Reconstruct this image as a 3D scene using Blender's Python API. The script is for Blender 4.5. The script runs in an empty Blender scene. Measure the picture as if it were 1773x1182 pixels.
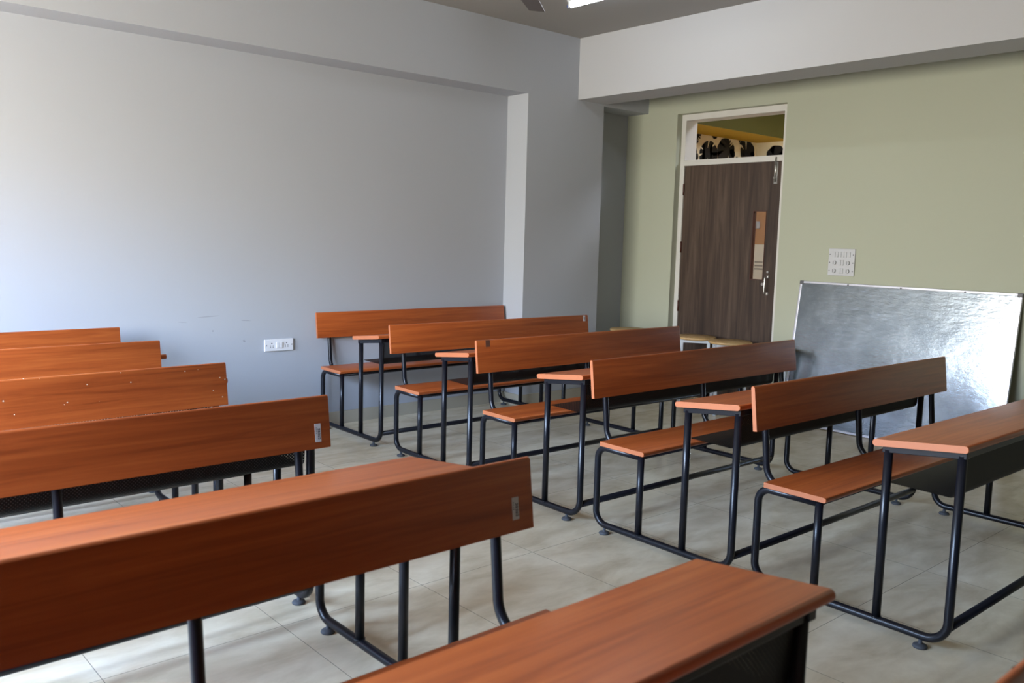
import bpy, bmesh, math, random
from mathutils import Vector, Matrix

# ------------------------------------------------------------------ camera
sc = bpy.context.scene
CAM_H = 1.3913
YAW, PITCH, ROLL, FPX = 0.7244, -0.1181, 0.0261, 1510.48
fw = Vector((math.sin(YAW)*math.cos(PITCH), math.cos(YAW)*math.cos(PITCH), math.sin(PITCH)))
r0 = Vector((math.cos(YAW), -math.sin(YAW), 0)); u0 = r0.cross(fw)
rt = r0*math.cos(ROLL) + u0*math.sin(ROLL); up = u0*math.cos(ROLL) - r0*math.sin(ROLL)
cd = bpy.data.cameras.new('camera'); cam = bpy.data.objects.new('camera', cd)
sc.collection.objects.link(cam)
cd.sensor_width = 36.0; cd.lens = FPX/1773*36.0; cd.clip_start = 0.02
cam.matrix_world = Matrix(((rt.x, up.x, -fw.x, 0), (rt.y, up.y, -fw.y, 0), (rt.z, up.z, -fw.z, CAM_H), (0, 0, 0, 1)))
cd.dof.use_dof = True; cd.dof.focus_distance = 4.6; cd.dof.aperture_fstop = 4.5
sc.camera = cam

# ------------------------------------------------------------------ world, exposure, render look
SKY_STRENGTH = 24.0
EXPOSURE = 1.92
w = bpy.data.worlds.new('world'); sc.world = w; w.use_nodes = True
nt = w.node_tree; nt.nodes.clear()
wo = nt.nodes.new('ShaderNodeOutputWorld'); bg = nt.nodes.new('ShaderNodeBackground')
tc = nt.nodes.new('ShaderNodeTexCoord'); sx = nt.nodes.new('ShaderNodeSeparateXYZ')
rp = nt.nodes.new('ShaderNodeValToRGB')
nt.links.new(tc.outputs['Generated'], sx.inputs[0]); 
mp = nt.nodes.new('ShaderNodeMapRange'); mp.inputs[1].default_value = -1; mp.inputs[2].default_value = 1
nt.links.new(sx.outputs['Z'], mp.inputs[0]); nt.links.new(mp.outputs[0], rp.inputs[0])
nt.links.new(rp.outputs[0], bg.inputs[0]); bg.inputs[1].default_value = SKY_STRENGTH
nt.links.new(bg.outputs[0], wo.inputs[0])
cr = rp.color_ramp
cr.elements[0].position = 0.0; cr.elements[0].color = (.30, .28, .24, 1)      # ground
cr.elements[1].position = 0.49; cr.elements[1].color = (.38, .36, .31, 1)
for pos, c in ((.52, (.42, .41, .37, 1)), (.57, (.50, .50, .49, 1)), (.63, (.46, .63, .92, 1)), (.8, (.46, .63, .96, 1)), (1.0, (.46, .60, .88, 1))):
    e = cr.elements.new(pos); e.color = c
sc.view_settings.view_transform = 'Standard'; sc.view_settings.look = 'None'
sc.view_settings.gamma = 1.0; sc.view_settings.use_curve_mapping = False
sc.view_settings.exposure = EXPOSURE
try:
    sc.cycles.use_denoising = True; sc.cycles.denoiser = 'OPENIMAGEDENOISE'
    sc.cycles.max_bounces = 10; sc.cycles.diffuse_bounces = 6; sc.cycles.glossy_bounces = 4
    sc.cycles.transparent_max_bounces = 12; sc.cycles.sample_clamp_indirect = 8
except Exception: pass

# window openings in the left wall (x = XL)
XL = -1.5
WINS = [(1.80, 3.15), (3.30, 4.80)]; WZ0, WZ1 = 0.90, 2.45
for i, (a, b) in enumerate(WINS):      # portals guide sky light through the real openings
    ld = bpy.data.lights.new('window_portal', 'AREA'); ld.shape = 'RECTANGLE'; ld.size = b-a; ld.size_y = WZ1-WZ0
    lo = bpy.data.objects.new('window_portal', ld); sc.collection.objects.link(lo)
    lo.location = (XL-0.10, (a+b)/2, (WZ0+WZ1)/2)
    lo.rotation_euler = Matrix(((0, 0, -1), (1, 0, 0), (0, -1, 0))).to_euler()   # -Z looks along +X
    ld.cycles.is_portal = True

C = sc.collection

# ------------------------------------------------------------------ material helpers
def newmat(name):
    m = bpy.data.materials.new(name); m.use_nodes = True
    return m, m.node_tree, m.node_tree.nodes['Principled BSDF']
def lin(c):
    return tuple(((v/255)/12.92 if v/255 <= .04045 else ((v/255+.055)/1.055)**2.4) for v in c) + (1,)
def plain(name, rgb, rough=.5, metal=0.0, bump=0, bscale=60, coat=0, emis=None, es=0, var=0.0, vscale=3, spec=.5):
    m, t, b = newmat(name)
    b.inputs['Base Color'].default_value = lin(rgb); b.inputs['Roughness'].default_value = rough
    b.inputs['Metallic'].default_value = metal; b.inputs['Coat Weight'].default_value = coat
    b.inputs['Specular IOR Level'].default_value = spec
    if emis: b.inputs['Emission Color'].default_value = lin(emis); b.inputs['Emission Strength'].default_value = es
    tcn = t.nodes.new('ShaderNodeTexCoord')
    if bump:
        n = t.nodes.new('ShaderNodeTexNoise'); n.inputs['Scale'].default_value = bscale; n.inputs['Detail'].default_value = 4
        t.links.new(tcn.outputs['Object'], n.inputs['Vector'])
        bp = t.nodes.new('ShaderNodeBump'); bp.inputs['Strength'].default_value = bump; bp.inputs['Distance'].default_value = .004
        t.links.new(n.outputs['Fac'], bp.inputs['Height']); t.links.new(bp.outputs[0], b.inputs['Normal'])
    if var:
        n = t.nodes.new('ShaderNodeTexNoise'); n.inputs['Scale'].default_value = vscale; n.inputs['Detail'].default_value = 5
        t.links.new(tcn.outputs['Object'], n.inputs['Vector'])
        mx = t.nodes.new('ShaderNodeMix'); mx.data_type = 'RGBA'
        c = lin(rgb); mx.inputs['A'].default_value = tuple(v*(1-var) for v in c[:3])+(1,); mx.inputs['B'].default_value = tuple(min(1, v*(1+var)) for v in c[:3])+(1,)
        t.links.new(n.outputs['Fac'], mx.inputs['Factor']); t.links.new(mx.outputs['Result'], b.inputs['Base Color'])
    return m

def wood(name, cols, scale=(1.6, 42, 42), rough=.36, coat=.14, specks=False):
    m, t, b = newmat(name)
    tcn = t.nodes.new('ShaderNodeTexCoord'); oi = t.nodes.new('ShaderNodeObjectInfo')
    ad = t.nodes.new('ShaderNodeVectorMath'); ad.operation = 'ADD'
    ml = t.nodes.new('ShaderNodeMath'); ml.operation = 'MULTIPLY'; ml.inputs[1].default_value = 37.0
    t.links.new(oi.outputs['Random'], ml.inputs[0])
    t.links.new(tcn.outputs['Object'], ad.inputs[0]); t.links.new(ml.outputs[0], ad.inputs[1])
    mpn = t.nodes.new('ShaderNodeMapping'); mpn.inputs['Scale'].default_value = scale
    t.links.new(ad.outputs[0], mpn.inputs['Vector'])
    n = t.nodes.new('ShaderNodeTexNoise'); n.inputs['Scale'].default_value = 1.0; n.inputs['Detail'].default_value = 6; n.inputs['Roughness'].default_value = .6; n.inputs['Distortion'].default_value = 1.1
    t.links.new(mpn.outputs[0], n.inputs['Vector'])
    mp2 = t.nodes.new('ShaderNodeMapping'); mp2.inputs['Scale'].default_value = tuple(s*.32 for s in scale)
    t.links.new(ad.outputs[0], mp2.inputs['Vector'])
    n2 = t.nodes.new('ShaderNodeTexNoise'); n2.inputs['Scale'].default_value = 1.0; n2.inputs['Detail'].default_value = 3; n2.inputs['Distortion'].default_value = .6
    t.links.new(mp2.outputs[0], n2.inputs['Vector'])
    av = t.nodes.new('ShaderNodeMath'); av.operation = 'ADD'
    h1 = t.nodes.new('ShaderNodeMath'); h1.operation = 'MULTIPLY'; h1.inputs[1].default_value = .6
    h2 = t.nodes.new('ShaderNodeMath'); h2.operation = 'MULTIPLY'; h2.inputs[1].default_value = .4
    t.links.new(n.outputs['Fac'], h1.inputs[0]); t.links.new(n2.outputs['Fac'], h2.inputs[0])
    t.links.new(h1.outputs[0], av.inputs[0]); t.links.new(h2.outputs[0], av.inputs[1])
    r = t.nodes.new('ShaderNodeValToRGB'); t.links.new(av.outputs[0], r.inputs[0])
    e = r.color_ramp; e.elements[0].position = .36; e.elements[0].color = lin(cols[0])
    e.elements[1].position = .64; e.elements[1].color = lin(cols[2])
    q = e.elements.new(.5); q.color = lin(cols[1])
    out = r.outputs[0]
    if specks:
        v = t.nodes.new('ShaderNodeTexVoronoi'); v.inputs['Scale'].default_value = 30
        t.links.new(tcn.outputs['Object'], v.inputs['Vector'])
        lt = t.nodes.new('ShaderNodeMath'); lt.operation = 'LESS_THAN'; lt.inputs[1].default_value = .075
        t.links.new(v.outputs['Distance'], lt.inputs[0])
        mx = t.nodes.new('ShaderNodeMix'); mx.data_type = 'RGBA'; mx.inputs['B'].default_value = lin((235, 225, 210))
        t.links.new(lt.outputs[0], mx.inputs['Factor']); t.links.new(out, mx.inputs['A']); out = mx.outputs['Result']
    t.links.new(out, b.inputs['Base Color'])
    b.inputs['Roughness'].default_value = rough; b.inputs['Coat Weight'].default_value = coat; b.inputs['Coat Roughness'].default_value = .25; b.inputs['Specular IOR Level'].default_value = .42
    return m

M = {}
WC = ((142, 66, 28), (165, 81, 35), (181, 96, 44))
M['wood'] = wood('cherry_laminate', WC)
M['wood_specks'] = wood('cherry_laminate_specked', WC, specks=True)
M['edge'] = plain('edge_banding', (174, 103, 66), .4, var=.05, vscale=20)
M['tube'] = plain('black_powder_coat', (20, 21, 27), .3, spec=.35)
M['rubber'] = plain('grey_rubber', (70, 72, 76), .7)
M['greypaint'] = plain('grey_wall_paint', (173, 177, 184), .75, bump=.05, bscale=25, var=.015, vscale=1.5)
def scuffs(m, marks, dark):
    t = m.node_tree; b = t.nodes['Principled BSDF']; src = b.inputs['Base Color'].links[0].from_socket
    tcn = t.nodes.new('ShaderNodeTexCoord'); acc = None
    for (cx, cz, a, c, rot) in marks:
        mpn = t.nodes.new('ShaderNodeMapping'); mpn.vector_type = 'TEXTURE'
        mpn.inputs['Location'].default_value = (cx, 5.566, cz); mpn.inputs['Rotation'].default_value = (0, rot, 0); mpn.inputs['Scale'].default_value = (a, 1, c)
        t.links.new(tcn.outputs['Object'], mpn.inputs['Vector'])
        ln = t.nodes.new('ShaderNodeVectorMath'); ln.operation = 'LENGTH'; t.links.new(mpn.outputs[0], ln.inputs[0])
        lt = t.nodes.new('ShaderNodeMath'); lt.operation = 'LESS_THAN'; lt.inputs[1].default_value = 1.0; t.links.new(ln.outputs['Value'], lt.inputs[0])
        if acc is None: acc = lt.outputs[0]
        else:
            mm = t.nodes.new('ShaderNodeMath'); mm.operation = 'MAXIMUM'; t.links.new(acc, mm.inputs[0]); t.links.new(lt.outputs[0], mm.inputs[1]); acc = mm.outputs[0]
    mx = t.nodes.new('ShaderNodeMix'); mx.data_type = 'RGBA'; mx.inputs['B'].default_value = lin(dark)
    t.links.new(acc, mx.inputs['Factor']); t.links.new(src, mx.inputs['A']); t.links.new(mx.outputs['Result'], b.inputs['Base Color'])
M['backwall'] = plain('grey_wall_paint_scuffed', (173, 177, 184), .75, bump=.05, bscale=25, var=.015, vscale=1.5)
scuffs(M['backwall'], [(2.27, .829, .075, .0022, -.05), (2.53, .793, .035, .002, .08), (2.30, .733, .006, .005, 0), (2.515, .655, .010, .006, .4), (2.10, .80, .03, .0015, .1)], (148, 150, 156))
M['ceilpaint'] = plain('ceiling_paint', (150, 148, 144), .85, bump=.03, bscale=25)
M['beampaint'] = plain('beam_paint', (178, 179, 182), .8, bump=.04, bscale=25)
M['yellow'] = plain('pale_green_yellow_paint', (173, 176, 157), .75, bump=.05, bscale=25, var=.02, vscale=1.2)
M['leftwall'] = plain('low_bounce_left_wall', (96, 92, 84), .8, bump=.04, bscale=25)  # unseen left wall, toned dark to cut bounce light
M['darkfront'] = plain('low_bounce_front_wall', (62, 64, 62), .8)  # unseen front wall, darkened so less light bounces onto the backrests
M['whitepaint'] = plain('white_gloss_paint', (205, 203, 198), .45, bump=.1, bscale=40, var=.05, vscale=8)
M['plastic'] = plain('white_plastic', (192, 193, 196), .35)
M['socket'] = plain('bright_white_plastic', (226, 227, 230), .35)
M['darkhole'] = plain('dark_hole', (30, 30, 32), .8)
M['chrome'] = plain('brushed_steel', (190, 188, 184), .3, metal=1)
M['alu'] = plain('aluminium_frame', (205, 205, 215), .35, metal=.7)
M['capgrey'] = plain('grey_corner_plastic', (95, 95, 100), .5)
M['doorwood'] = wood('dark_walnut_laminate', ((42, 31, 25), (66, 51, 42), (92, 76, 64)), scale=(16, 16, .9), rough=.5, coat=0)
M['redwood'] = plain('vision_panel_bead', (70, 32, 22), .5)
M['stooltop'] = wood('light_ply', ((176, 140, 92), (196, 160, 110), (208, 176, 126)), scale=(2, 14, 14), rough=.5, coat=0)
M['stoolmetal'] = plain('pale_grey_enamel', (196, 200, 204), .4)
M['blue'] = plain('blue_end_cap', (40, 80, 170), .4)
M['fan'] = plain('brown_fan_enamel', (70, 60, 56), .45)
M['tubelamp'] = plain('lit_tube', (255, 255, 255), .4, emis=(235, 245, 255), es=9)
M['olive'] = plain('olive_paint', (84, 78, 18), .8)
M['mustard'] = plain('mustard_paint', (196, 158, 36), .8)
M['tan'] = plain('tan_paint', (200, 150, 104), .8)
M['paper'] = plain('cream_wallpaper', (246, 234, 204), .7)
M['leaf'] = plain('black_leaf_print', (16, 16, 18), .7)
M['poster'] = plain('poster_paper', (236, 232, 224), .5)
M['postery'] = plain('poster_yellow', (230, 205, 90), .5)
M['posterg'] = plain('poster_grey_print', (140, 135, 132), .6)
M['sticker'] = plain('silver_sticker', (214, 212, 214), .4, metal=.3)
M['stickerdk'] = plain('sticker_print', (58, 60, 74), .5)
M['stickerres'] = plain('sticker_residue', (112, 70, 52), .6)
M['skirt'] = plain('skirting_tile', (176, 168, 150), .35, var=.10, vscale=5)

def floor_mat():
    m, t, b = newmat('beige_vitrified_tile')
    tcn = t.nodes.new('ShaderNodeTexCoord')
    mpn = t.nodes.new('ShaderNodeMapping'); mpn.inputs['Location'].default_value = (-TX, -TY, 0)
    t.links.new(tcn.outputs['Object'], mpn.inputs['Vector'])
    bt = t.nodes.new('ShaderNodeTexBrick'); bt.offset = 0; bt.inputs['Scale'].default_value = 1
    bt.inputs['Brick Width'].default_value = TILE; bt.inputs['Row Height'].default_value = TILE
    bt.inputs['Mortar Size'].default_value = .0011; bt.inputs['Mortar Smooth'].default_value = .1
    bt.inputs['Color1'].default_value = (.47, .47, .47, 1); bt.inputs['Color2'].default_value = (.53, .53, .53, 1)
    t.links.new(mpn.outputs[0], bt.inputs['Vector'])
    n = t.nodes.new('ShaderNodeTexNoise'); n.inputs['Scale'].default_value = 3.0; n.inputs['Detail'].default_value = 8; n.inputs['Roughness'].default_value = .6; n.inputs['Distortion'].default_value = .35
    mp2 = t.nodes.new('ShaderNodeMapping'); mp2.inputs['Scale'].default_value = (1, 2.2, 1); mp2.inputs['Rotation'].default_value = (0, 0, .5)
    t.links.new(tcn.outputs['Object'], mp2.inputs['Vector']); t.links.new(mp2.outputs[0], n.inputs['Vector'])
    r = t.nodes.new('ShaderNodeValToRGB'); t.links.new(n.outputs['Fac'], r.inputs[0]); e = r.color_ramp
    e.elements[0].position = .3; e.elements[0].color = lin((200, 184, 154)); e.elements[1].position = .72; e.elements[1].color = lin((240, 229, 203))
    q = e.elements.new(.5); q.color = lin((222, 208, 179))
    mx = t.nodes.new('ShaderNodeMix'); mx.data_type = 'RGBA'; mx.blend_type = 'OVERLAY'; mx.inputs['Factor'].default_value = .6
    t.links.new(r.outputs[0], mx.inputs['A']); t.links.new(bt.outputs['Color'], mx.inputs['B'])
    mj = t.nodes.new('ShaderNodeMix'); mj.data_type = 'RGBA'; mj.inputs['B'].default_value = lin((118, 111, 100))
    t.links.new(bt.outputs['Fac'], mj.inputs['Factor']); t.links.new(mx.outputs['Result'], mj.inputs['A'])
    t.links.new(mj.outputs['Result'], b.inputs['Base Color'])
    rr = t.nodes.new('ShaderNodeMapRange'); rr.inputs[3].default_value = .27; rr.inputs[4].default_value = .27
    t.links.new(n.outputs['Fac'], rr.inputs[0]); t.links.new(rr.outputs[0], b.inputs['Roughness'])
    b.inputs['Specular IOR Level'].default_value = .45
    return m
TILE = .605; TX = 3.79 - .605*12; TY = 1.53 - .605*12
M['floor'] = floor_mat()

def perf_mat():
    m, t, b = newmat('black_perforated_steel')
    b.inputs['Base Color'].default_value = lin((14, 14, 16)); b.inputs['Specular IOR Level'].default_value = .25; b.inputs['Roughness'].default_value = .5
    uv = t.nodes.new('ShaderNodeUVMap'); uv.uv_map = 'UVMap'
    v = t.nodes.new('ShaderNodeSeparateXYZ'); t.links.new(uv.outputs[0], v.inputs[0])
    P = .0115
    def mth(op, a, bb=None, c=None):
        n = t.nodes.new('ShaderNodeMath'); n.operation = op
        for i, x in enumerate((a, bb, c)):
            if x is None: continue
            if isinstance(x, (int, float)): n.inputs[i].default_value = x
            else: t.links.new(x, n.inputs[i])
        return n.outputs[0]
    def dots(ox, oy):
        a = mth('SUBTRACT', mth('FRACT', mth('ADD', mth('DIVIDE', v.outputs[0], P), ox)), .5)
        c = mth('SUBTRACT', mth('FRACT', mth('ADD', mth('DIVIDE', v.outputs[1], P), oy)), .5)
        return mth('LESS_THAN', mth('SQRT', mth('ADD', mth('MULTIPLY', a, a), mth('MULTIPLY', c, c))), .145)
    d = mth('MAXIMUM', dots(0, 0), dots(.5, .5))
    tr = t.nodes.new('ShaderNodeBsdfTransparent'); mx = t.nodes.new('ShaderNodeMixShader')
    t.links.new(d, mx.inputs[0]); t.links.new(b.outputs[0], mx.inputs[1]); t.links.new(tr.outputs[0], mx.inputs[2])
    t.links.new(mx.outputs[0], t.nodes['Material Output'].inputs[0])
    return m
M['perf'] = perf_mat()

def glass_mat():
    m, t, b = newmat('thin_clear_glass')
    g = t.nodes.new('ShaderNodeBsdfGlossy'); g.inputs['Roughness'].default_value = .03
    tr = t.nodes.new('ShaderNodeBsdfTransparent'); mx = t.nodes.new('ShaderNodeMixShader')
    fr = t.nodes.new('ShaderNodeFresnel'); fr.inputs[0].default_value = 1.45
    t.links.new(fr.outputs[0], mx.inputs[0]); t.links.new(tr.outputs[0], mx.inputs[1]); t.links.new(g.outputs[0], mx.inputs[2])
    t.links.new(mx.outputs[0], t.nodes['Material Output'].inputs[0])
    return m
M['glass'] = glass_mat()

def board_mat():
    m, t, b = newmat('galvanised_sheet')
    b.inputs['Metallic'].default_value = 1.0
    tcn = t.nodes.new('ShaderNodeTexCoord')
    n = t.nodes.new('ShaderNodeTexNoise'); n.inputs['Scale'].default_value = 3.2; n.inputs['Detail'].default_value = 7; n.inputs['Roughness'].default_value = .7
    t.links.new(tcn.outputs['Object'], n.inputs['Vector'])
    r = t.nodes.new('ShaderNodeValToRGB'); t.links.new(n.outputs['Fac'], r.inputs[0])
    r.color_ramp.elements[0].position = .3; r.color_ramp.elements[0].color = lin((136, 145, 152))
    r.color_ramp.elements[1].position = .7; r.color_ramp.elements[1].color = lin((166, 174, 180))
    t.links.new(r.outputs[0], b.inputs['Base Color'])
    rr = t.nodes.new('ShaderNodeMapRange'); rr.inputs[3].default_value = .10; rr.inputs[4].default_value = .27
    t.links.new(n.outputs['Fac'], rr.inputs[0]); t.links.new(rr.outputs[0], b.inputs['Roughness'])
    mp2 = t.nodes.new('ShaderNodeMapping'); mp2.inputs['Scale'].default_value = (1, 1, 2.5)
    t.links.new(tcn.outputs['Object'], mp2.inputs['Vector'])
    n2 = t.nodes.new('ShaderNodeTexNoise'); n2.inputs['Scale'].default_value = 9; n2.inputs['Detail'].default_value = 6; n2.inputs['Roughness'].default_value = .65
    t.links.new(mp2.outputs[0], n2.inputs['Vector'])
    bp = t.nodes.new('ShaderNodeBump'); bp.inputs['Strength'].default_value = .35; bp.inputs['Distance'].default_value = .006
    t.links.new(n2.outputs['Fac'], bp.inputs['Height']); t.links.new(bp.outputs[0], b.inputs['Normal'])
    return m
M['board'] = board_mat()

# ------------------------------------------------------------------ mesh helpers
def box(bm, x0, x1, y0, y1, z0, z1, mi=0):
    vs = [bm.verts.new((x, y, z)) for x in (x0, x1) for y in (y0, y1) for z in (z0, z1)]
    fs = []
    for q in ((0, 1, 3, 2), (4, 6, 7, 5), (0, 4, 5, 1), (2, 3, 7, 6), (0, 2, 6, 4), (1, 5, 7, 3)):
        f = bm.faces.new([vs[i] for i in q]); f.material_index = mi; fs.append(f)
    return fs
def link(name, bm, mats, parent=None, smooth=False, bevel=0):
    bmesh.ops.recalc_face_normals(bm, faces=bm.faces)
    if bevel:
        bmesh.ops.bevel(bm, geom=[e for e in bm.edges if len(e.link_faces) == 2 and e.calc_face_angle(0) > .6], offset=bevel, segments=2, affect='EDGES', profile=.5)
    me = bpy.data.meshes.new(name); bm.to_mesh(me); bm.free()
    if not isinstance(mats, (list, tuple)): mats = [mats]
    for m in mats: me.materials.append(m)
    if smooth:
        for p in me.polygons: p.use_smooth = True
        if smooth == 'auto':
            me.set_sharp_from_angle(angle=math.radians(35))
    o = bpy.data.objects.new(name, me); C.objects.link(o)
    if parent: o.parent = parent
    return o
def tag(o, label=None, cat=None, group=None, kind=None):
    if label: o['label'] = label
    if cat: o['category'] = cat
    if group: o['group'] = group
    if kind: o['kind'] = kind
    return o
def empty(name, loc=(0, 0, 0), rz=0, label=None, cat=None, group=None):
    o = bpy.data.objects.new(name, None); C.objects.link(o); o.location = loc; o.rotation_euler = (0, 0, rz); o.empty_display_size = .1
    return tag(o, label, cat, group)
def fillet(pts, rad, n=7):
    """polyline -> polyline with arcs at inner corners; rad = list per inner point"""
    out = [Vector(pts[0])]
    for i in range(1, len(pts)-1):
        a, b, c = Vector(pts[i-1]), Vector(pts[i]), Vector(pts[i+1]); R = rad[i-1]
        d1 = (a-b).normalized(); d2 = (c-b).normalized(); ang = d1.angle(d2)
        if R <= 0 or ang > math.pi-.01: out.append(b); continue
        tl = R/math.tan(ang/2); p1 = b+d1*tl
        bis = (d1+d2).normalized(); ctr = b+bis*(R/math.sin(ang/2))
        v1 = p1-ctr; v2 = (b+d2*tl)-ctr; ax = v1.cross(v2).normalized(); tot = v1.angle(v2)
        for k in range(n+1): out.append(ctr + Matrix.Rotation(tot*k/n, 3, ax) @ v1)
    out.append(Vector(pts[-1])); return out
def tube(bm, pts, r, seg=14, cap=True, mi=0):
    pts = [Vector(p) for p in pts]; rings = []; prev = None
    for i, p in enumerate(pts):
        if i == 0: d = pts[1]-p
        elif i == len(pts)-1: d = p-pts[i-1]
        else: d = (pts[i+1]-p).normalized()+(p-pts[i-1]).normalized()
        d.normalize()
        if prev is None:
            a = Vector((1, 0, 0)) if abs(d.x) < .9 else Vector((0, 0, 1)); prev = (a-d*a.dot(d)).normalized()
        else: prev = (prev-d*prev.dot(d)).normalized()
        q = d.cross(prev)
        rings.append([bm.verts.new(p+prev*(r*math.cos(2*math.pi*k/seg))+q*(r*math.sin(2*math.pi*k/seg))) for k in range(seg)])
    for a, b in zip(rings, rings[1:]):
        for k in range(seg):
            f = bm.faces.new((a[k], a[(k+1) % seg], b[(k+1) % seg], b[k])); f.smooth = True; f.material_index = mi
    if cap:
        for rg in (rings[0], rings[-1][::-1]):
            f = bm.faces.new(rg); f.material_index = mi
def lathe(bm, prof, cx=0, cy=0, seg=24, mi=0):
    rings = [[bm.verts.new((cx+r*math.cos(2*math.pi*k/seg), cy+r*math.sin(2*math.pi*k/seg), z)) for k in range(seg)] for r, z in prof]
    for a, b in zip(rings, rings[1:]):
        for k in range(seg):
            f = bm.faces.new((a[k], a[(k+1) % seg], b[(k+1) % seg], b[k])); f.material_index = mi; f.smooth = True
    for rg in (rings[0], rings[-1]): bm.faces.new(rg).material_index = mi
def struct(name, bm, mats, parent=None, **k):
    o = link(name, bm, mats, parent, **k)
    if not parent: o['kind'] = 'structure'
    return o

# ------------------------------------------------------------------ room
YB = 5.566; YC = 5.318; ZB = 2.545; ZC = 3.0617; XB = 5.381; XS = 5.722; XR = 6.30; ZR = 2.5614
XCL = 4.812; YF = -5.5; WT = .23; XRO = XR+WT
DY0, DY1, DZ = 3.900, 4.985, 2.514          # door opening
bm = bmesh.new(); box(bm, XL-WT, 9.0, YF-WT, 6.2, -.12, 0); struct('floor', bm, M['floor'])
bm = bmesh.new(); box(bm, XL-WT, XRO, YF-WT, YB+.2, ZC, ZC+.15); struct('ceiling', bm, M['ceilpaint'])
bm = bmesh.new(); box(bm, XL-WT, XRO, YB, YB+.2, 0, ZC); struct('wall_back', bm, M['backwall'])
bm = bmesh.new(); box(bm, XL-WT, XRO, YF-WT, YF, 0, ZC); struct('wall_front', bm, M['darkfront'])
bm = bmesh.new()
for (a, b, c, d) in ((YF, DY0, 0, ZC), (DY1, YB, 0, ZC), (DY0, DY1, DZ, ZC)): box(bm, XR, XRO, a, b, c, d)
struct('wall_right', bm, M['yellow'])
bm = bmesh.new()
ys = [YF] + [v for p in WINS for v in p] + [YB]
for i in range(0, len(ys), 2): box(bm, XL-WT, XL, ys[i], ys[i+1], 0, ZC)
for a, b in WINS: box(bm, XL-WT, XL, a, b, 0, WZ0); box(bm, XL-WT, XL, a, b, WZ1, ZC)
struct('wall_left', bm, M['leftwall'])
bm = bmesh.new(); box(bm, XL, XR, YC, YB, ZB, ZC); struct('trim_1', bm, M['greypaint'])          # beam along the back wall
bm = bmesh.new(); box(bm, XB, XS, YF, YC, ZR, ZC); struct('trim_2', bm, M['beampaint'])          # beam along the right side
bm = bmesh.new(); box(bm, XCL, XS-.02, YC, YB, 0, ZB); struct('trim_3', bm, M['greypaint'])      # column
# skirting
ZS = .093
bm = bmesh.new(); box(bm, XL, XCL, YB-.012, YB, 0, ZS); box(bm, XCL-.012, XCL, YC-.012, YB-.012, 0, ZS)
box(bm, XCL, XS-.02, YC-.012, YC, 0, ZS); box(bm, XS-.02, XS-.008, YC-.012, YB, 0, ZS); box(bm, XS-.008, XR, YB-.012, YB, 0, ZS)
struct('baseboard_back', bm, M['skirt'])
bm = bmesh.new(); box(bm, XR-.012, XR, YF, DY0, 0, ZS); box(bm, XR-.012, XR, DY1, YB-.012, 0, ZS); struct('baseboard_right', bm, M['skirt'])
bm = bmesh.new(); box(bm, XL, XL+.012, YF, YB-.012, 0, ZS); struct('baseboard_left', bm, M['skirt'])
# window frames on the left wall
for i, (a, b) in enumerate(WINS):
    bm = bmesh.new(); t = .045
    x0, x1 = XL-.16, XL-.10
    box(bm, x0, x1, a, a+t, WZ0, WZ1); box(bm, x0, x1, b-t, b, WZ0, WZ1)
    box(bm, x0, x1, a+t, b-t, WZ0, WZ0+t); box(bm, x0, x1, a+t, b-t, WZ1-t, WZ1)
    mid = (a+b)/2; box(bm, x0, x1, mid-.02, mid+.02, WZ0+t, WZ1-t)
    wf = link('window_%d' % (i+1), bm, M['whitepaint']); wf['kind'] = 'structure'
    bm = bmesh.new(); box(bm, XL-WT+.01, XL+.03, a-.02, b+.02, WZ0-.03, WZ0); link('window_sill', bm, M['whitepaint'], wf)
    bm = bmesh.new()
    for k in range(1, 10):
        z = WZ0+t+(WZ1-WZ0-2*t)*k/10; tube(bm, [(XL-.185, a+.005, z), (XL-.185, b-.005, z)], .005, 8)
    link('window_grille', bm, M['whitepaint'], wf)

# ------------------------------------------------------------------ door
door = empty('door_1', (0, 0, 0)); door['kind'] = 'structure'
XF = 6.37; RZ0, RZ1 = 2.068, 2.115; JL, JR = 4.940, 3.960; HZ = 2.463
bm = bmesh.new()
box(bm, XF, XRO, JL, DY1, 0, DZ); box(bm, XF, XRO, DY0, JR, 0, DZ); box(bm, XF, XRO, JR, JL, HZ, DZ); box(bm, XF, XRO, JR, JL, RZ0, RZ1)
link('door_frame', bm, M['whitepaint'], door)
VY0, VY1, VZ0, VZ1 = 4.079, 4.209, 1.094, 1.668
bm = bmesh.new(); x0, x1 = XF+.012, XF+.047; LY0, LY1 = JR-.004, JL+.0
for (a, b, c, d) in ((LY0, VY0, .01, RZ0), (VY1, LY1, .01, RZ0), (VY0, VY1, .01, VZ0), (VY0, VY1, VZ1, RZ0)): box(bm, x0, x1, a, b, c, d)
leaf = link('door_leaf', bm, M['doorwood'], door)
bm = bmesh.new(); t = .006
for (a, b, c, d) in ((VY0, VY0+t, VZ0, VZ1), (VY1-t, VY1, VZ0, VZ1), (VY0+t, VY1-t, VZ0, VZ0+t), (VY0+t, VY1-t, VZ1-t, VZ1)): box(bm, x0-.004, x1+.004, a, b, c, d)
link('vision_panel_frame', bm, M['redwood'], leaf)
bm = bmesh.new(); box(bm, x0+.015, x0+.019, VY0+t, VY1-t, VZ0+t, VZ1-t); link('vision_panel_glass', bm, M['glass'], leaf)
bm = bmesh.new()
tube(bm, fillet([(x0, 4.035, 1.125), (x0-.045, 4.035, 1.125), (x0-.045, 4.035, .985), (x0, 4.035, .985)], [.018, .018]), .007, 12)
lathe_z = ((.013, 0), (.013, .004))
for z in (1.125, .985):
    tube(bm, [(x0-.003, 4.035, z), (x0, 4.035, z)], .013, 16)
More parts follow.
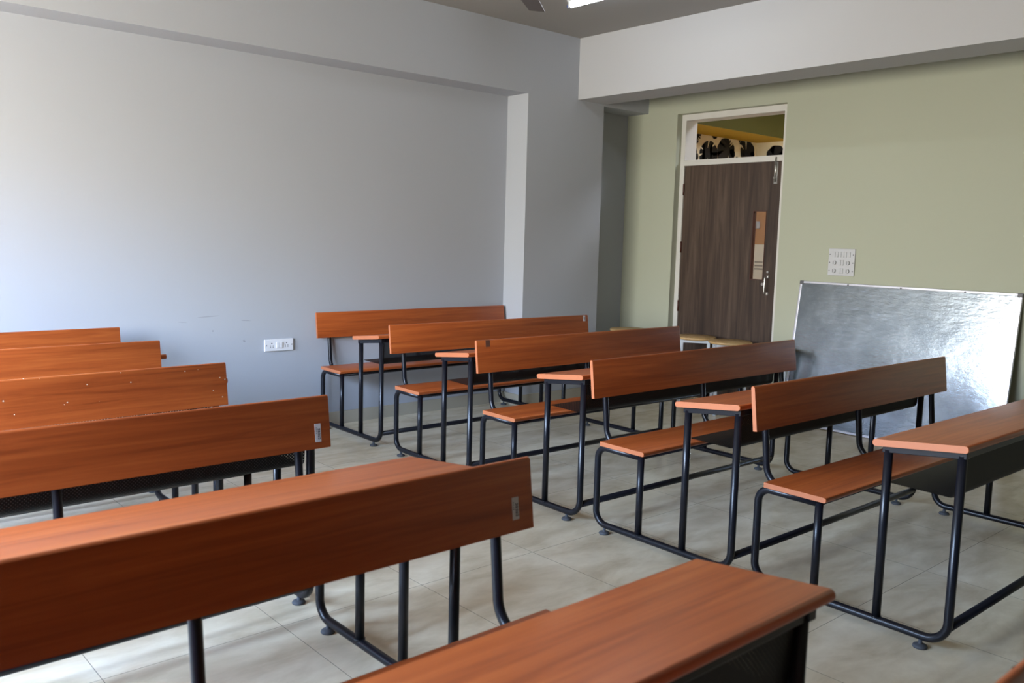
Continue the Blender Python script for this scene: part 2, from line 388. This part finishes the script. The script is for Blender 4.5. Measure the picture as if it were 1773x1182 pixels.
tube(bm, [(x0-.02, 4.072, 1.062), (x0, 4.072, 1.062)], .012, 16); tube(bm, [(x0-.01, 4.035, 1.165), (x0, 4.035, 1.165)], .010, 16)
link('door_handle', bm, M['chrome'], leaf)
bm = bmesh.new(); box(bm, x0-.006, x0, 3.998, 4.030, 1.885, 2.062); tube(bm, [(x0-.014, 4.014, 1.90), (x0-.014, 4.014, 2.10)], .007, 10); box(bm, x0-.034, x0-.014, 4.008, 4.02, 1.925, 1.937)
link('tower_bolt', bm, M['chrome'], leaf)
for z in (.35, .82, 1.35, 1.86):
    bm = bmesh.new(); tube(bm, [(x0-.006, JL+.0, z-.05), (x0-.006, JL+.0, z+.05)], .008, 10); box(bm, x0-.003, x0+.0, JL-.004, JL+.012, z-.05, z+.05)
    link('hinge', bm, M['redwood'], leaf)

# ------------------------------------------------------------------ corridor beyond the door
KY, KX, KZ = 5.5, 8.33, 2.478
bm = bmesh.new(); box(bm, XRO, KX+.2, KY, KY+.15, 0, 3.1); struct('wall_corridor_side', bm, M['paper'])
bm = bmesh.new(); box(bm, KX, KX+.15, -1.0, KY, 2.03, 3.1, 1); box(bm, KX, KX+.15, -1.0, KY, 0, 2.03, 0); struct('wall_corridor_far', bm, [M['tan'], M['paper']])
bm = bmesh.new(); box(bm, XRO, KX, -1.15, -1.0, 0, 3.1); struct('wall_corridor_end', bm, M['tan'])
bm = bmesh.new(); box(bm, XRO, KX+.2, -1.15, KY+.15, 3.1, 3.2); struct('ceiling_corridor', bm, M['olive'])
bm = bmesh.new()
for f in box(bm, XRO, KX, 5.06, KY, KZ, 3.1): f.material_index = 0
bmesh.ops.recalc_face_normals(bm, faces=bm.faces)
for f in bm.faces:
    if f.normal.z < -.5: f.material_index = 1
struct('trim_4', bm, [M['olive'], M['mustard']])
rnd = random.Random(5)
def leafpts(cx, cy, R, rot):
    pts = []; N = 240; lob = 9
    for k in range(N):
        th = 2*math.pi*k/N
        base = R*(.78+.22*math.cos(th))*(1 if abs(th-math.pi) > .12 else .55)
        ph = (th*lob/(2*math.pi)) % 1.0
        notch = .34 if (ph < .20 and abs(th) > .3 and abs(th-2*math.pi) > .3) else 1.0-.12*abs(ph-.58)
        rr = base*notch
        pts.append((cx+rr*math.cos(th+rot), cy+rr*math.sin(th+rot)*.92))
    return pts
def clip(pts, a0, a1, b0, b1):
    for ax, v, s in ((0, a0, 1), (0, a1, -1), (1, b0, 1), (1, b1, -1)):
        out = []
        for i in range(len(pts)):
            p, q = pts[i-1], pts[i]; ip = (p[ax]-v)*s >= 0; iq = (q[ax]-v)*s >= 0
            if ip != iq:
                f = (v-p[ax])/(q[ax]-p[ax]); out.append((p[0]+f*(q[0]-p[0]), p[1]+f*(q[1]-p[1])))
            if iq: out.append(q)
        pts = out
        if len(pts) < 3: return []
    return pts
bm = bmesh.new()
lv = [(7.25, 2.46, .15, 2.6), (7.45, 2.31, .20, 5.5), (7.16, 2.22, .17, 1.2), (7.80, 2.37, .20, 4.1), (8.14, 2.34, .17, .9), (7.62, 2.20, .13, 3.4), (8.0, 2.20, .12, 2.2), (8.04, 2.49, .07, 5.3), (6.9, 2.38, .18, .4), (7.57, 2.50, .06, 4.0)]
for (cx, cz, R, ro) in lv:
    p = clip(leafpts(cx, cz, R, ro), XRO+.01, KX-.001, 1.95, KZ-.002)
    if p:
        try: bm.faces.new([bm.verts.new((x, KY-.001-.0004*lv.index((cx, cz, R, ro)), z)) for x, z in p])
        except Exception: pass
for j, (cy, cz, R, ro) in enumerate([(5.26, 2.31, .145, 1.6), (5.00, 2.38, .15, 3.5), (4.78, 2.34, .13, 1.4), (5.45, 2.24, .09, .4), (4.55, 2.40, .13, 2.0)]):
    p = clip(leafpts(cy, cz, R, ro), 4.0, KY-.001, 2.035, KZ-.002)
    if p: bm.faces.new([bm.verts.new((KX-.001-.0004*j, y, z)) for y, z in p])
bmesh.ops.triangulate(bm, faces=bm.faces)
struct('trim_5', bm, M['leaf'])
# corridor poster and small bracket, seen through the vision panel
po = empty('poster', (KX, 5.27, 1.18), 0, 'white poster with grey text and a yellow flower, seen through the narrow door glass', 'poster')
bm = bmesh.new(); box(bm, -.006, 0, -.20, .215, -.28, .21); link('poster_sheet', bm, M['poster'], po)
for z, w_ in ((.02, .10), (-.02, .09), (-.055, .12)):
    bm = bmesh.new(); k = 0.0
    while k < w_: box(bm, -.008, -.006, .165-k-.012, .165-k, z-.008, z+.008); k += .017
    link('text_line', bm, M['posterg'], po)
bm = bmesh.new(); box(bm, -.008, -.006, -.02, .06, -.165, -.145); link('text_line', bm, M['posterg'], po)
bm = bmesh.new()
for k in range(6):
    a = k*math.pi/3; vs = [bm.verts.new((-.0075-.0002*k, -.055+.03*math.cos(a)+.024*math.cos(q*math.pi/6), .125+.03*math.sin(a)+.024*math.sin(q*math.pi/6))) for q in range(12)]; bm.faces.new(vs)
link('poster_flower', bm, M['postery'], po)
bm = bmesh.new(); box(bm, KX-.05, KX, 5.40, 5.47, 1.56, 1.64); tag(link('junction_box', bm, M['plastic'], bevel=.004), 'small white box on the tan wall, seen through the top of the door glass', 'box')
# unseen fill light, added to brighten the corridor walls
cl = empty('corridor_fill_light', (7.3, 3.2, 3.1), 0, 'unseen fill light added to brighten the corridor beyond the door', 'fill light')
bm = bmesh.new(); box(bm, -.25, .25, -.6, .6, -.05, 0); link('fill_light_housing', bm, M['whitepaint'], cl)
bm = bmesh.new(); box(bm, -.22, .22, -.57, .57, -.056, -.05); link('fill_light_panel', bm, plain('fill_light_glow', (255, 250, 240), .5, emis=(240, 244, 255), es=8), cl)

# ------------------------------------------------------------------ bench desk unit
L = 1.7435; INS = .0425; R = .0156; RS = .0138
FRONT = -1                                     # students face -Y ; u -> y = -u
def P(x, u, z): return Vector((x, -u, z))
def board(name, prof, parent, mat=None, length=L):
    """prof: closed (u,z) polygon extruded along x, ends get edge banding"""
    bm = bmesh.new(); n = len(prof); c = .0016
    cu = sum(p[0] for p in prof)/n; cz = sum(p[1] for p in prof)/n
    rings = []
    for x, s in ((0, 1-.0), (c, 0), (length-c, 0), (length, 1)):
        rg = []
        for (u_, z_) in prof:
            if s:
                d = math.hypot(cu-u_, cz-z_); k = c/d
                du, dz = (cu-u_), (cz-z_)
                # pull in towards the board's mid plane a little
                rg.append(bm.verts.new(P(x, u_+du*k, z_+dz*k)))
            else: rg.append(bm.verts.new(P(x, u_, z_)))
        rings.append(rg)
    for a, b in zip(rings, rings[1:]):
        for k in range(n):
            f = bm.faces.new((a[k], a[(k+1) % n], b[(k+1) % n], b[k])); f.material_index = 0
    for rg in (rings[0], rings[-1]):
        f = bm.faces.new(rg); f.material_index = 1
    o = link(name, bm, [mat or M['wood'], M['edge']], parent, smooth='auto')
    return o
def slab(a, b, th, r0=0, r1=0, n=6):
    """cross-section polygon of a board from a to b (top line), thickness th below; r0/r1 bullnose at a / b ends"""
    a = Vector(a); b = Vector(b); d = (b-a).normalized(); nn = Vector((d.y, -d.x))
    if nn.y > 0: nn = -nn
    pts = []
    def end(p, dd, r, first):
        out = []
        if r <= 0: return [p, p+nn*th]
        c1 = p-dd*r+nn*r; c2 = p-dd*r+nn*(th-r)
        for k in range(n+1):
            t_ = math.pi/2*k/n; out.append(c1 + (-nn)*r*math.cos(t_) + dd*r*math.sin(t_))
        for k in range(n+1):
            t_ = math.pi/2*k/n; out.append(c2 + dd*r*math.cos(t_) + nn*r*math.sin(t_))
        return out
    e1 = end(b, d, r1, 0); e0 = end(a, -d, r0, 1)
    pts = e1 + e0[::-1]
    return [(p.x, p.y) for p in pts]

def make_unit():
    t = empty('school_bench_desk')
    # backrest: top line is its back-to-front? build as slab standing up
    top = Vector((-.0005, .8302)); bot = Vector((.0213, .6489)); th = .0178
    d = (bot-top).normalized(); nn = Vector((-d.y, d.x)); 
    if nn.x > 0: nn = -nn                                     # towards the back (smaller u)
    r = .0085; pts = []
    c1 = top+d*r+nn*r; c2 = top+d*r+nn*(th-r)
    for k in range(7):
        a = math.pi/2*k/6; pts.append(c1 - nn*r*math.cos(a) - d*r*math.sin(a))
    for k in range(7):
        a = math.pi/2*k/6; pts.append(c2 - d*r*math.cos(a) + nn*r*math.sin(a))
    pts += [bot+nn*th, bot]
    board('backrest', [(p.x, p.y) for p in pts], t)
    # seat
    board('seat', slab((.0662, .454), (.3359, .454), .021, 0, .0095), t)
    # desk top
    board('desk_top', slab((.4944, .7132), (.8219, .750), .0245, .0115, .0115), t)
    # book shelf of perforated sheet: shelf + front panel with a bend
    prof = fillet([Vector((0, .538, .553)), Vector((0, .777, .549)), Vector((0, .790, .715))], [.03], 6)
    bm = bmesh.new(); uvl = bm.loops.layers.uv.new('UVMap'); xa, xb = INS+.018, L-INS-.018
    s = 0; rows = []
    for i, p in enumerate(prof):
        if i: s += (p-prof[i-1]).length
        rows.append((p, s))
    for (p, s0), (q, s1) in zip(rows, rows[1:]):
        dd = (q-p).normalized(); nrm = Vector((0, -dd.z, dd.y))*.0014
        for off in (0, 1):
            vs = [bm.verts.new(P(x, v.y+nrm.y*off, v.z+nrm.z*off)) for x, v in ((xa, p), (xb, p), (xb, q), (xa, q))]
            f = bm.faces.new(vs); f.smooth = False
            for lp, uvc in zip(f.loops, ((xa, s0), (xb, s0), (xb, s1), (xa, s1))): lp[uvl].uv = uvc
    for x in (xa, xb):          # turned-up end lips
        for (p, s0), (q, s1) in zip(rows[:1], rows[1:2]):
            vs = [bm.verts.new(P(x, a.y, a.z+h)) for a, h in ((p, 0), (q, 0), (q, .022), (p, .022))]
            f = bm.faces.new(vs)
            for lp in f.loops: lp[uvl].uv = (0, 0)
    me = bpy.data.meshes.new('book_shelf'); bm.to_mesh(me); bm.free(); me.materials.append(M['perf'])
    o = bpy.data.objects.new('book_shelf', me); C.objects.link(o); o.parent = t
    # side frames
    zr = .043; zs = .4160; U0, U1, U2, U3 = .0195, .2863, .5379, .7901
    def desk_z(u): return .7132+(u-.4944)*(.750-.7132)/(.8219-.4944)-.0245
    for x in (INS, L-INS):
        bm = bmesh.new()
        pts = fillet([P(x, U1-.006, zs), P(x, U0, zs), P(x, U0, zr), P(x, U3, zr), P(x, U3, desk_z(U3)-.016)], [.055, .065, .075], 9)
        tube(bm, pts, R); link('side_frame', bm, M['tube'], t)
        bm = bmesh.new(); tube(bm, [P(x, U1, zr+.008), P(x, U1, zs+.004)], R); tube(bm, [P(x, U1, zr+.009), P(x, U1, zr+.015)], R+.003)
        link('seat_leg', bm, M['tube'], t)
        bm = bmesh.new(); tube(bm, [P(x, U2, zr+.008), P(x, U2, desk_z(U2)-.016)], R); tube(bm, [P(x, U2, zr+.009), P(x, U2, zr+.015)], R+.003)
        link('desk_leg', bm, M['tube'], t)
        for u_ in (.0694+.008, .7103-.008):
            bm = bmesh.new(); v = P(x, u_, 0)
            lathe(bm, [(.024, 0), (.026, .004), (.023, .010), (.012, .014), (.007, .016), (.007, zr-R+.003)], v.x, v.y, 20)
            link('foot', bm, M['rubber'], t)
    # desk frame: end bars + long rails following the slope
    bm = bmesh.new()
    for x in (INS, L-INS):
        a, b = U2-.018, U3+.018; w_ = .013; hh = .026
        vs = []
        for xx in (x-w_, x+w_):
            for (u_, top_) in ((a, 1), (b, 1), (b, 0), (a, 0)):
                z = desk_z(u_)-.0003 - (0 if top_ else hh); vs.append(bm.verts.new(P(xx, u_, z)))
        for q in ((0, 1, 2, 3), (7, 6, 5, 4), (0, 4, 5, 1), (1, 5, 6, 2), (2, 6, 7, 3), (3, 7, 4, 0)): bm.faces.new([vs[i] for i in q])
    for u_ in (U2, U3):
        z = desk_z(u_)-.001
        box(bm, INS+.013, L-INS-.013, -u_-.012, -u_+.012, z-.024, z-.001)
    link('desk_frame', bm, M['tube'], t, bevel=.002)
    # under-seat frame: front and rear long rails
    bm = bmesh.new()
    tube(bm, [P(INS+.01, U1, zs), P(L-INS-.01, U1, zs)], .0105, 12); tube(bm, [P(INS+.01, .105, zs), P(L-INS-.01, .105, zs)], .0105, 12)
    link('seat_frame', bm, M['tube'], t)
    # low stretcher
    bm = bmesh.new(); tube(bm, [P(INS+.006, U3-.004, .098), P(L-INS-.006, U3-.004, .098)], R); link('stretcher', bm, M['tube'], t)
    # backrest supports
    for x in (.110, L/2, L-.110):
        bm = bmesh.new()
        pts = fillet([P(x, -.030, .79), P(x, -.0115, .655), P(x, .012, zs+.0), P(x, U1-.008, zs)], [.3, .085], 10)
        tube(bm, pts, RS); link('backrest_support', bm, M['tube'], t)
    return t

proto = make_unit()
UN = {  # x, y, yaw ; right column x = left end, left column x = right end
 'R1': (3.0407, 5.5373, -.0091), 'R2': (3.0299, 4.5835, -.0256), 'R3': (2.9936, 3.6753, -.0153), 'R4': (2.9785, 2.791, -.0098), 'R5': (3.000, 1.925, -.0115),
 'L1': (1.620, 5.337, 0), 'L2': (1.5713, 4.470, 0), 'L3': (1.535, 3.5841, .022), 'L4': (1.514, 2.675, .002), 'L5': (1.490, 1.592, .0), 'L6': (1.47, .372, .0)}
LAB = {
 'R1': 'orange wood school bench desk against the grey wall, farthest back in the right row',
 'R2': 'orange school bench desk second from the back, right row, pale sticker at far end',
 'R3': 'orange school bench desk third from the back, right row, grey stain on its backrest',
 'R4': 'dark orange school bench desk in the right row, its backrest ending at the metal board',
 'R5': 'school bench desk nearest in the right row, its desk top cut by the right edge',
 'L1': 'orange school bench desk at the left, farthest back, nearest the bright grey wall',
 'L2': 'bright orange school bench desk at the left, second backrest from the grey wall',
 'L3': 'bright orange school bench desk at the left, its backrest specked with white paint',
 'L4': 'school bench desk at the left with a shiny silver sticker on its orange backrest',
 'L5': 'big nearest school bench desk with a very dark backrest and a dull silver sticker',
 'L6': 'blurred sliver of a school bench desk in the bottom right corner, closest to the camera'}
def copy_tree(o, parent=None):
    c = o.copy(); C.objects.link(c); c.parent = parent
    for ch in list(o.children): copy_tree(ch, c)
    return c
units = {}
for i, (k, (x, y, a)) in enumerate(UN.items()):
    o = copy_tree(proto) if i < len(UN)-1 else proto
    units[k] = o
for k, (x, y, a) in UN.items():
    o = units[k]
    if k[0] == 'L': x, y = x-L*math.cos(a), y-L*math.sin(a)
    o.location = (x, y, 0); o.rotation_euler = (0, 0, a)
    tag(o, LAB[k], 'school desk', 'school bench desks in two rows')
def part(u, name):
    for ch in units[u].children:
        if ch.name.split('.')[0] == name: return ch
part('L1', 'backrest').location = (.026, 0, -.018)
part('L5', 'backrest').location = (0, .010, .006)
part('L5', 'desk_top').location = (.022, 0, 0)
for n_ in ('desk_frame', 'book_shelf'): part('L5', n_).location = (.012, 0, 0)
pb = part('L3', 'backrest'); pb.data = pb.data.copy(); pb.data.materials[0] = M['wood_specks']

# stickers lie on the backrest's front face
def face_frame(d, z):      # point on the front face at height z
    f = (z-.8302)/(.6489-.8302); return -.0005+f*.0218
def sticker(unit, x0, x1, z0, z1, mat, detail=0, label=None):
    bk = part(unit, 'backrest'); bm = bmesh.new()
    def q(xa, xb, za, zb, off, mi):
        vs = [bm.verts.new(P(x, face_frame(0, z)+off, z)) for x, z in ((xa, za), (xb, za), (xb, zb), (xa, zb))]
        vb = [bm.verts.new(P(x, face_frame(0, z)+.0001, z)) for x, z in ((xa, za), (xb, za), (xb, zb), (xa, zb))]
        f = bm.faces.new(vs); f.material_index = mi
        for i in range(4): bm.faces.new((vs[i], vb[i], vb[(i+1) % 4], vs[(i+1) % 4])).material_index = mi
    q(x0, x1, z0, z1, .0008, 0)
    w_ = x1-x0; h = z1-z0
    if detail:
        # rotated lettering too small to read: five glyph strokes, and a thin line with a tail beside it
        for k in range(5):
            zc = z0+h*(.14+.125*k)
            xa, xb = x0+w_*.50, x0+w_*.86
            q(xa, xb, zc, zc+h*.030, .0011, 1); q(xa, xa+w_*.10, zc, zc+h*.095, .0011, 1)
            if k != 1: q(xb-w_*.10, xb, zc, zc+h*.095, .0011, 1)
            if k in (1, 3): q(xa, xb, zc+h*.065, zc+h*.095, .0011, 1)
        for k in range(4): q(x0+w_*.18, x0+w_*.28, z0+h*(.45+.1*k), z0+h*(.50+.1*k), .0011, 1)
    o = link('sticker', bm, [mat, M['stickerdk']], bk)
    if label: o['label'] = label
    return o
sticker('L4', L-.059, L-.036, .672, .735, M['sticker'], 1, 'silver maker sticker with dark rotated print')
sticker('L5', L-.070, L-.048, .680, .736, M['sticker'], 1, 'silver maker sticker in shade with dark rotated print')
sticker('R2', L-.050, L-.028, .785, .826, M['sticker'], 1, 'pale sticker at the top corner')
sticker('R3', .062, .092, .790, .828, M['stickerres'], 0, 'grey sticker residue')

# ------------------------------------------------------------------ metal sheet board leaning on the yellow wall
bx0, bx1 = 6.115, 6.275; bh = 1.122; W = 1.605; tilt = math.atan2(bx1-bx0, 1.118)
bt = empty('metal_board', (bx0, 2.065+W/2, .004), 0, 'large silver sheet metal board with white frame leaning on the pale green wall', 'board')
bt.rotation_euler = (0, tilt, 0)
bm = bmesh.new(); box(bm, 0, .012, -W/2+.012, W/2-.012, .012, bh-.012); link('board_sheet', bm, M['board'], bt)
bm = bmesh.new(); fwd = .018
for (a, b, c, d) in ((-W/2, -W/2+fwd, 0, bh), (W/2-fwd, W/2, 0, bh), (-W/2+fwd, W/2-fwd, 0, fwd), (-W/2+fwd, W/2-fwd, bh-fwd, bh)): box(bm, -.005, .016, a, b, c, d)
link('board_frame', bm, M['alu'], bt, bevel=.003)
for (y, z) in ((-W/2, bh), (W/2, bh), (-W/2, 0), (W/2, 0)):
    bm = bmesh.new(); s = 1 if y < 0 else -1; v = -1 if z > 0 else 1
    y0, y1 = sorted((y-.002*s, y+.032*s)); z0, z1 = sorted((z-.002*v, z+.026*v)); box(bm, -.007, .018, y0, y1, z0 if z else .0, z1)
    link('corner_cap', bm, M['capgrey'], bt, bevel=.004)
for y in (W/2-.40, 0, -W/2+.36):
    bm = bmesh.new(); box(bm, -.0075, -.004, y-.006, y+.006, bh-.017, bh-.007); link('frame_clip', bm, M['capgrey'], bt)

# ------------------------------------------------------------------ stools by the door
def make_stool():
    t = empty('round_stool'); H = .60
    bm = bmesh.new(); lathe(bm, [(.165, H-.022), (.173, H-.019), (.177, H-.012), (.175, H-.004), (.168, H)], 0, 0, 40); link('seat', bm, M['stooltop'], t, smooth='auto')
    for sx_, sy_ in ((1, 1), (1, -1), (-1, -1), (-1, 1)):
        bm = bmesh.new(); s = .012; a, b = .113, .116
        vs = [bm.verts.new((sx_*c+dx*s, sy_*c+dy*s, z)) for c, z in ((a, H-.022), (b, 0)) for dx, dy in ((-1, -1), (1, -1), (1, 1), (-1, 1))]
        for q in ((0, 1, 2, 3), (7, 6, 5, 4), (0, 4, 5, 1), (1, 5, 6, 2), (2, 6, 7, 3), (3, 7, 4, 0)): bm.faces.new([vs[i] for i in q])
        link('leg', bm, M['stoolmetal'], t)
    bm = bmesh.new(); a = .113; s = .011
    for k in (-1, 1):
        box(bm, -a+s, a-s, k*a-s, k*a+s, H-.046, H-.024); box(bm, k*a-s, k*a+s, -a+s, a-s, H-.046, H-.024)
        c = .115; box(bm, -c+s, c-s, k*c-s*.7, k*c+s*.7, .17, .186)
    link('stool_frame', bm, M['stoolmetal'], t)
    return t
st0 = make_stool()
SP = [(6.02, 5.20, .15, 'light wood stool in the dark corner between the grey column and the door'),
      (6.085, 4.515, .62, 'light wood stool before the brown door, the left of two side by side'),
      (6.045, 4.135, .75, 'light wood stool before the brown door, the right of two side by side'),
      (5.968, 3.757, 0, 'round light wood stool beside the metal board, just its top edge showing')]
for i, (x, y, a, lb) in enumerate(SP):
    o = st0 if i == len(SP)-1 else copy_tree(st0)
    o.location = (x, y, 0); o.rotation_euler = (0, 0, a); tag(o, lb, 'stool', 'round wooden stools by the door')

# ------------------------------------------------------------------ switch board on the yellow wall
sb = empty('switch_board', (XR, 3.349, 1.272), 0, 'white switch board with fan regulator knobs on the pale green wall', 'switch board')
bm = bmesh.new(); box(bm, -.012, 0, -.106, .106, -.103, .103); link('face_plate', bm, M['plastic'], sb, bevel=.003)
for r_ in range(3):
    z = .058-.062*r_
    ysw = [-.062, -.032, -.012, .012, .036, .06] if r_ == 0 else [-.011, .011]
    for y in ysw:
        bm = bmesh.new(); box(bm, -.018, -.011, y-.009, y+.009, z-.020, z+.020); link('switch', bm, M['plastic'], sb, bevel=.002)
    if r_:
        for y in (-.055, .055):
            bm = bmesh.new(); tube(bm, [(-.030, y, z), (-.011, y, z)], .016, 20); o = link('regulator_knob', bm, M['plastic'], sb)
            bm = bmesh.new(); box(bm, -.032, -.029, y-.002, y+.002, z-.012, z+.012); link('knob_mark', bm, M['capgrey'], o)
    for y in (-.094, .094):
        bm = bmesh.new(); tube(bm, [(-.0135, y, z), (-.011, y, z)], .0045, 10); link('screw', bm, M['capgrey'], sb)
# wall socket on the grey wall
so = empty('wall_socket', (2.764, YB, .614), 0, 'white double wall socket low on the grey back wall', 'socket')
bm = bmesh.new(); box(bm, -.107, .107, -.012, 0, -.041, .041); link('face_plate', bm, M['socket'], so, bevel=.003)
for x in (-.012, .012):
    bm = bmesh.new(); vs = box(bm, x-.011, x+.011, -.019, -.011, -.020, .020); link('switch', bm, M['socket'], so, bevel=.002)
for x in (-.055, .055):
    for dx, dz, rr in ((0, .013, .0042), (-.010, -.004, .003), (.010, -.004, .003), (-.010, -.014, .003), (.010, -.014, .003)):
        bm = bmesh.new(); tube(bm, [(x+dx, -.0126, dz), (x+dx, -.011, dz)], rr, 10); link('socket_hole', bm, M['darkhole'], so)
for x in (-.095, .095):
    bm = bmesh.new(); tube(bm, [(x, -.0132, 0), (x, -.011, 0)], .0045, 10); link('screw', bm, M['capgrey'], so)

# ------------------------------------------------------------------ ceiling fan and tube light
fx, fy, fz = 3.21, 3.65, 2.75; fa = math.atan2(.61, .79)
fan = empty('ceiling_fan', (fx, fy, fz), 0, 'dark brown ceiling fan, one blade tip showing at the top edge', 'fan')
bm = bmesh.new(); lathe(bm, [(.03, -.05), (.10, -.045), (.13, -.01), (.13, .03), (.09, .055), (.02, .06)], 0, 0, 32); link('motor', bm, M['fan'], fan)
bm = bmesh.new(); tube(bm, [(0, 0, .05), (0, 0, ZC-fz-.02)], .012, 14); lathe(bm, [(.05, ZC-fz-.07), (.055, ZC-fz-.01), (.055, ZC-fz)], 0, 0, 24); link('down_rod', bm, M['fan'], fan)
for k in range(3):
    a = fa+k*2*math.pi/3; bm = bmesh.new(); ca, sa = math.cos(a), math.sin(a)
    out = [(.10, -.03), (.20, -.058), (.598, -.050), (.606, .048), (.20, .062), (.10, .03)]
    vt = []; vb = []
    for (r_, s) in out:
        z = .008*(s/.06); x, y = r_*ca-s*sa, r_*sa+s*ca
        vt.append(bm.verts.new((x, y, z+.002))); vb.append(bm.verts.new((x, y, z-.001)))
    bm.faces.new(vt); bm.faces.new(vb[::-1])
    for i in range(6): bm.faces.new((vt[i], vb[i], vb[(i+1) % 6], vt[(i+1) % 6]))
    link('blade', bm, M['fan'], fan)
tl = empty('tube_light', (4.43, 4.50, ZC), math.radians(0), 'lit white fluorescent tube light on the ceiling', 'tube light')
bm = bmesh.new(); box(bm, -.022, .022, -1.25, 0, -.035, 0); link('batten', bm, M['plastic'], tl, bevel=.003)
for y, s in ((-.012, 1), (-1.238, -1)):
    bm = bmesh.new(); box(bm, -.014, .014, y-.012, y+.012, -.075, -.034); link('lamp_holder', bm, M['plastic'], tl, bevel=.003)
    bm = bmesh.new(); tube(bm, [(0, y, -.062), (0, y+.020*s, -.062)], .0135, 16); link('end_cap', bm, M['blue'], tl)
bm = bmesh.new(); tube(bm, [(0, -1.226, -.062), (0, -.024, -.062)], .013, 16); link('tube', bm, M['tubelamp'], tl)
